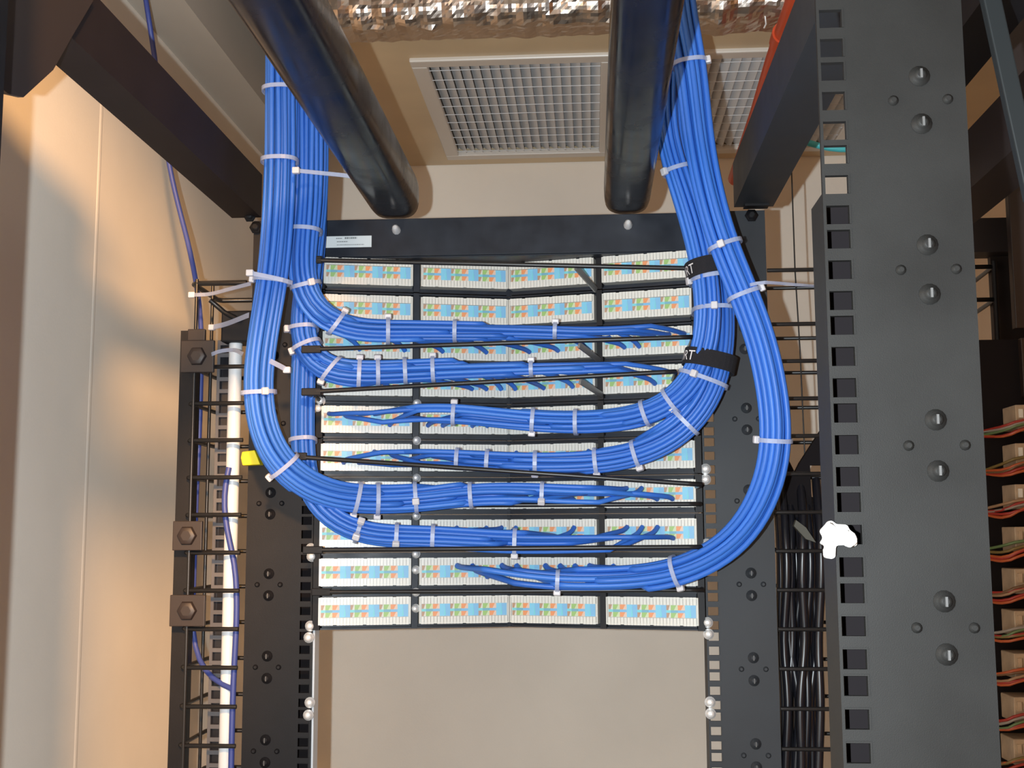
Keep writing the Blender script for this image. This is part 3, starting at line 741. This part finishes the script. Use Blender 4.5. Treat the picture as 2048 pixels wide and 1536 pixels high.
for i, (x0, x1, bend) in enumerate(((1570, 1572, 6), (1584, 1580, -5), (1598, 1590, 8), (1608, 1604, -6), (1618, 1612, 5), (1630, 1626, -8), (1640, 1638, 4), (1576, 1592, 10), (1625, 1600, -12), (1590, 1612, 5), (1560, 1566, 3), (1612, 1634, -4), (1566, 1584, 7), (1604, 1618, 3))):
    yy = .02 + .012 * (i % 3) + (.03 if i > 8 else 0)  # rear cords added to darken the gap behind the others
    pts = [(x0 - 8, 960 + 20 * (i % 3), yy + .04), (x0, 1060, yy), (x0 + bend, 1160, yy), ((x0 + x1) / 2 - bend, 1280, yy + .006), (x1 + bend, 1400, yy), (x1, 1500, yy), (x1 - 4, 1640, yy)]
    cable('power_cord', pts, .0052, RUBBER, 'black cord hanging in the wire cage between the right rack posts', 'cord', 'black cords in the right wire cage')

# white clip on the near post, grey strut, red pipe, teal cable
wc = thing('white_clip', at(1680, 1075, -.745), 'bright white plastic clip on the edge of the near rack post', 'clip')
def blob(c, rx, rz, ry, seed):
    r_ = np.random.default_rng(seed); vs = []; n, m_ = 14, 8
    for i in range(m_ + 1):
        a = math.pi * i / m_
        for k in range(n):
            th = 2 * math.pi * k / n; e = 1 + r_.normal(0, .06)
            vs.append(c + V(rx * math.sin(a) * math.cos(th) * e, ry * math.sin(a) * math.sin(th) * e, rz * math.cos(a) * e))
    return MB().add(vs, [(i * n + k, i * n + (k + 1) % n, (i + 1) * n + (k + 1) % n, (i + 1) * n + k) for i in range(m_) for k in range(n)], 0, True)
Yc = -.748
A = [at(*p, Yc) for p in ((1642, 1062), (1653, 1050), (1660, 1041), (1668, 1042), (1672, 1048), (1690, 1049), (1697, 1050), (1700, 1060), (1709, 1065), (1715, 1077), (1716, 1092), (1706, 1093), (1700, 1090), (1673, 1091), (1672, 1116), (1664, 1118), (1651, 1116), (1650, 1100), (1654, 1092), (1642, 1087), (1650, 1076))]
obj('clip_body', MB().prism(A, (0, .007, 0)), WHITEP, wc, bevel=.0012)
obj('clip_button', blob(at(1697, 1078, Yc - .003), .0045, .0040, .004, 3), WHITEP, wc)
obj('clip_button', blob(at(1660, 1066, Yc - .002), .0036, .0050, .003, 4), WHITEP, wc)
st_ = MB(); p, q = at(1968, -60, -.62), at(2068, 400, -.62); d = nrm(q - p); s = nrm(np.cross(d, V(0, 1, 0)))
st_.obox((p + q) / 2, (q - p) / 2, s * .0058, V(0, .004, 0)); o = obj('grey_strut', st_, mat('blue_grey_paint', (.017, .021, .023), .5, spec=.25), bevel=.001); tag(o, 'slanting grey metal strut at the top right corner', 'strut')
Zr = 2.30
rp = [V(.3365, -.35, Zr), V(.3365, -.1, Zr), V(.339, .1, Zr), V(.345, .30, Zr), V(.35, .62, Zr)]
t = thing('red_pipe', (.34, 0, Zr), 'orange-red pipe running back beside the right side rail', 'pipe'); obj('pipe_body', MB().tube(rp, .0125, 14), REDP, t)
obj('pipe_collar', MB().tube([V(.3372, .015, Zr), V(.338, .045, Zr)], .0145, 14), REDP, t)
cable('teal_cable', [(1560, 270, .10), (1625, 288, .10), (1660, 298, .10), (1695, 300, .10), (1760, 296, .10)], .0042, TEAL, 'short teal cable seen through the holes of the near post')

# ------------------------------------------------------------------ neighbouring rack at the right edge
nb = thing('neighbour_rack', (.62, -.05, 0), 'dark neighbouring rack at the right edge with its side beams', 'rack')
a = at(1999, 310, -.09); b = at(2060, 640, -.09)
obj('corner_backing', MB().box(.505, .90, -.085, -.05, .05, 1.905), MATTE, nb)  # corner upright widened into a dark backing, blackening the gaps between blocks
obj('blank_plate', MB().box(.551, .90, -.098, -.086, 1.915, 2.108), mat('brown_black_steel', (.020, .014, .014), .4), nb, bevel=.001)
obj('blank_plate', MB().box(.556, .90, -.096, -.086, 1.842, 1.905), mat('brown_black_steel_b', (.022, .013, .010), .5), nb, bevel=.001)
obj('dark_fill_plate', MB().box(.553, .90, -.098, -.086, 2.112, 2.45), BROWNM, nb)  # dark sheet added to blacken the bright wall beside the strut
obj('top_beam', MB().box(.385, .426, -1.0, -.12, 2.083, 2.135), BLACK, nb)
obj('lower_beam', MB().box(.456, .50, -.5, -.12, 2.02, 2.076), BROWNM, nb)
obj('cross_beam', MB().box(.456, .90, -.005, .03, 2.02, 2.06), BROWNM, nb)
obj('manager_back', MB().box(.47, .52, .10, .12, .05, 1.925), BROWNM, nb)
xw0 = at(1952, 560, 0)[0]; xw1 = at(1988, 560, 0)[0]
for z in (2.0035, 1.945 + .02, 1.9085, 1.865):
    obj('ring_wire', MB().tube([V(xw0 - .03, 0, z), V(xw1, 0, z), V(xw1 + .004, .08, z)], .0026, 8), WIREM, nb)
obj('upright_wire', MB().tube([V(xw1 + .001, .0, .1), V(xw1 + .001, .0, 2.01)], .0030, 8), BLACK, nb)
obj('upright_plate', MB().box(xw1 + .004, .62, .02, .03, .05, 2.03), BROWNM, nb)
cols = ['orange', 'brown', 'green', 'lorange', 'cyan', 'orange', 'white', 'brown']
WCOL = [mat('jumper_' + n_, c_, .4) for n_, c_ in (('orange', (.40, .08, .02)), ('red', (.30, .025, .015)), ('olive', (.16, .11, .03)), ('tan', (.30, .18, .10)), ('green', (.10, .16, .06)), ('brown', (.14, .07, .03)), ('grey', (.25, .22, .19)))]
ordn = ['topmost', 'second', 'third', 'fourth', 'fifth', 'sixth', 'seventh', 'eighth', 'ninth']
ys = [830, 905, 985, 1068, 1150, 1232, 1315, 1400, 1482]
for i, y in enumerate(ys):
    c = at(2012 - i * .5, y + 8, -.09)
    t = thing('wiring_block', c, ordn[i] + ' beige wiring block with red wires from the top at the right edge', 'wiring block', 'wiring blocks in the neighbouring rack')
    x0 = c[0] - .002
    obj('block_body', MB().box(x0, x0 + .16, -.125, -.086, c[2] - .0135, c[2] + .0115), BEIGEB, t, bevel=.001)
    mb = MB()
    for k in range(9): mb.box(x0 + .003 + k * .006, x0 + .007 + k * .006, -.127, -.124, c[2] - .002, c[2] + .007)
    obj('contact_teeth', mb, TOOTH if i < 3 else BEIGEB, t, kind='stuff')
    r4 = random.Random(i)
    for k in range(5):
        z = c[2] - .0155 + .0028 * k; m_ = WCOL[(k * 2 + i) % 7] if k > 1 else WCOL[k]
        zz = z + r4.uniform(-.002, .002)
        P = [V(x0 - .03, -.06, c[2] - .016 + r4.uniform(-.004, .004)), V(x0 - .012, -.118, zz - .006 + r4.uniform(-.003, .003)), V(x0 + .006, -.130, zz), V(x0 + .03 + .006 * k, -.130, zz + .002), V(x0 + .05 + .006 * k, -.126, zz + .003)]
        obj('jumper_wire', MB().tube(catmull(P, .006), .0016, 6), m_, t)
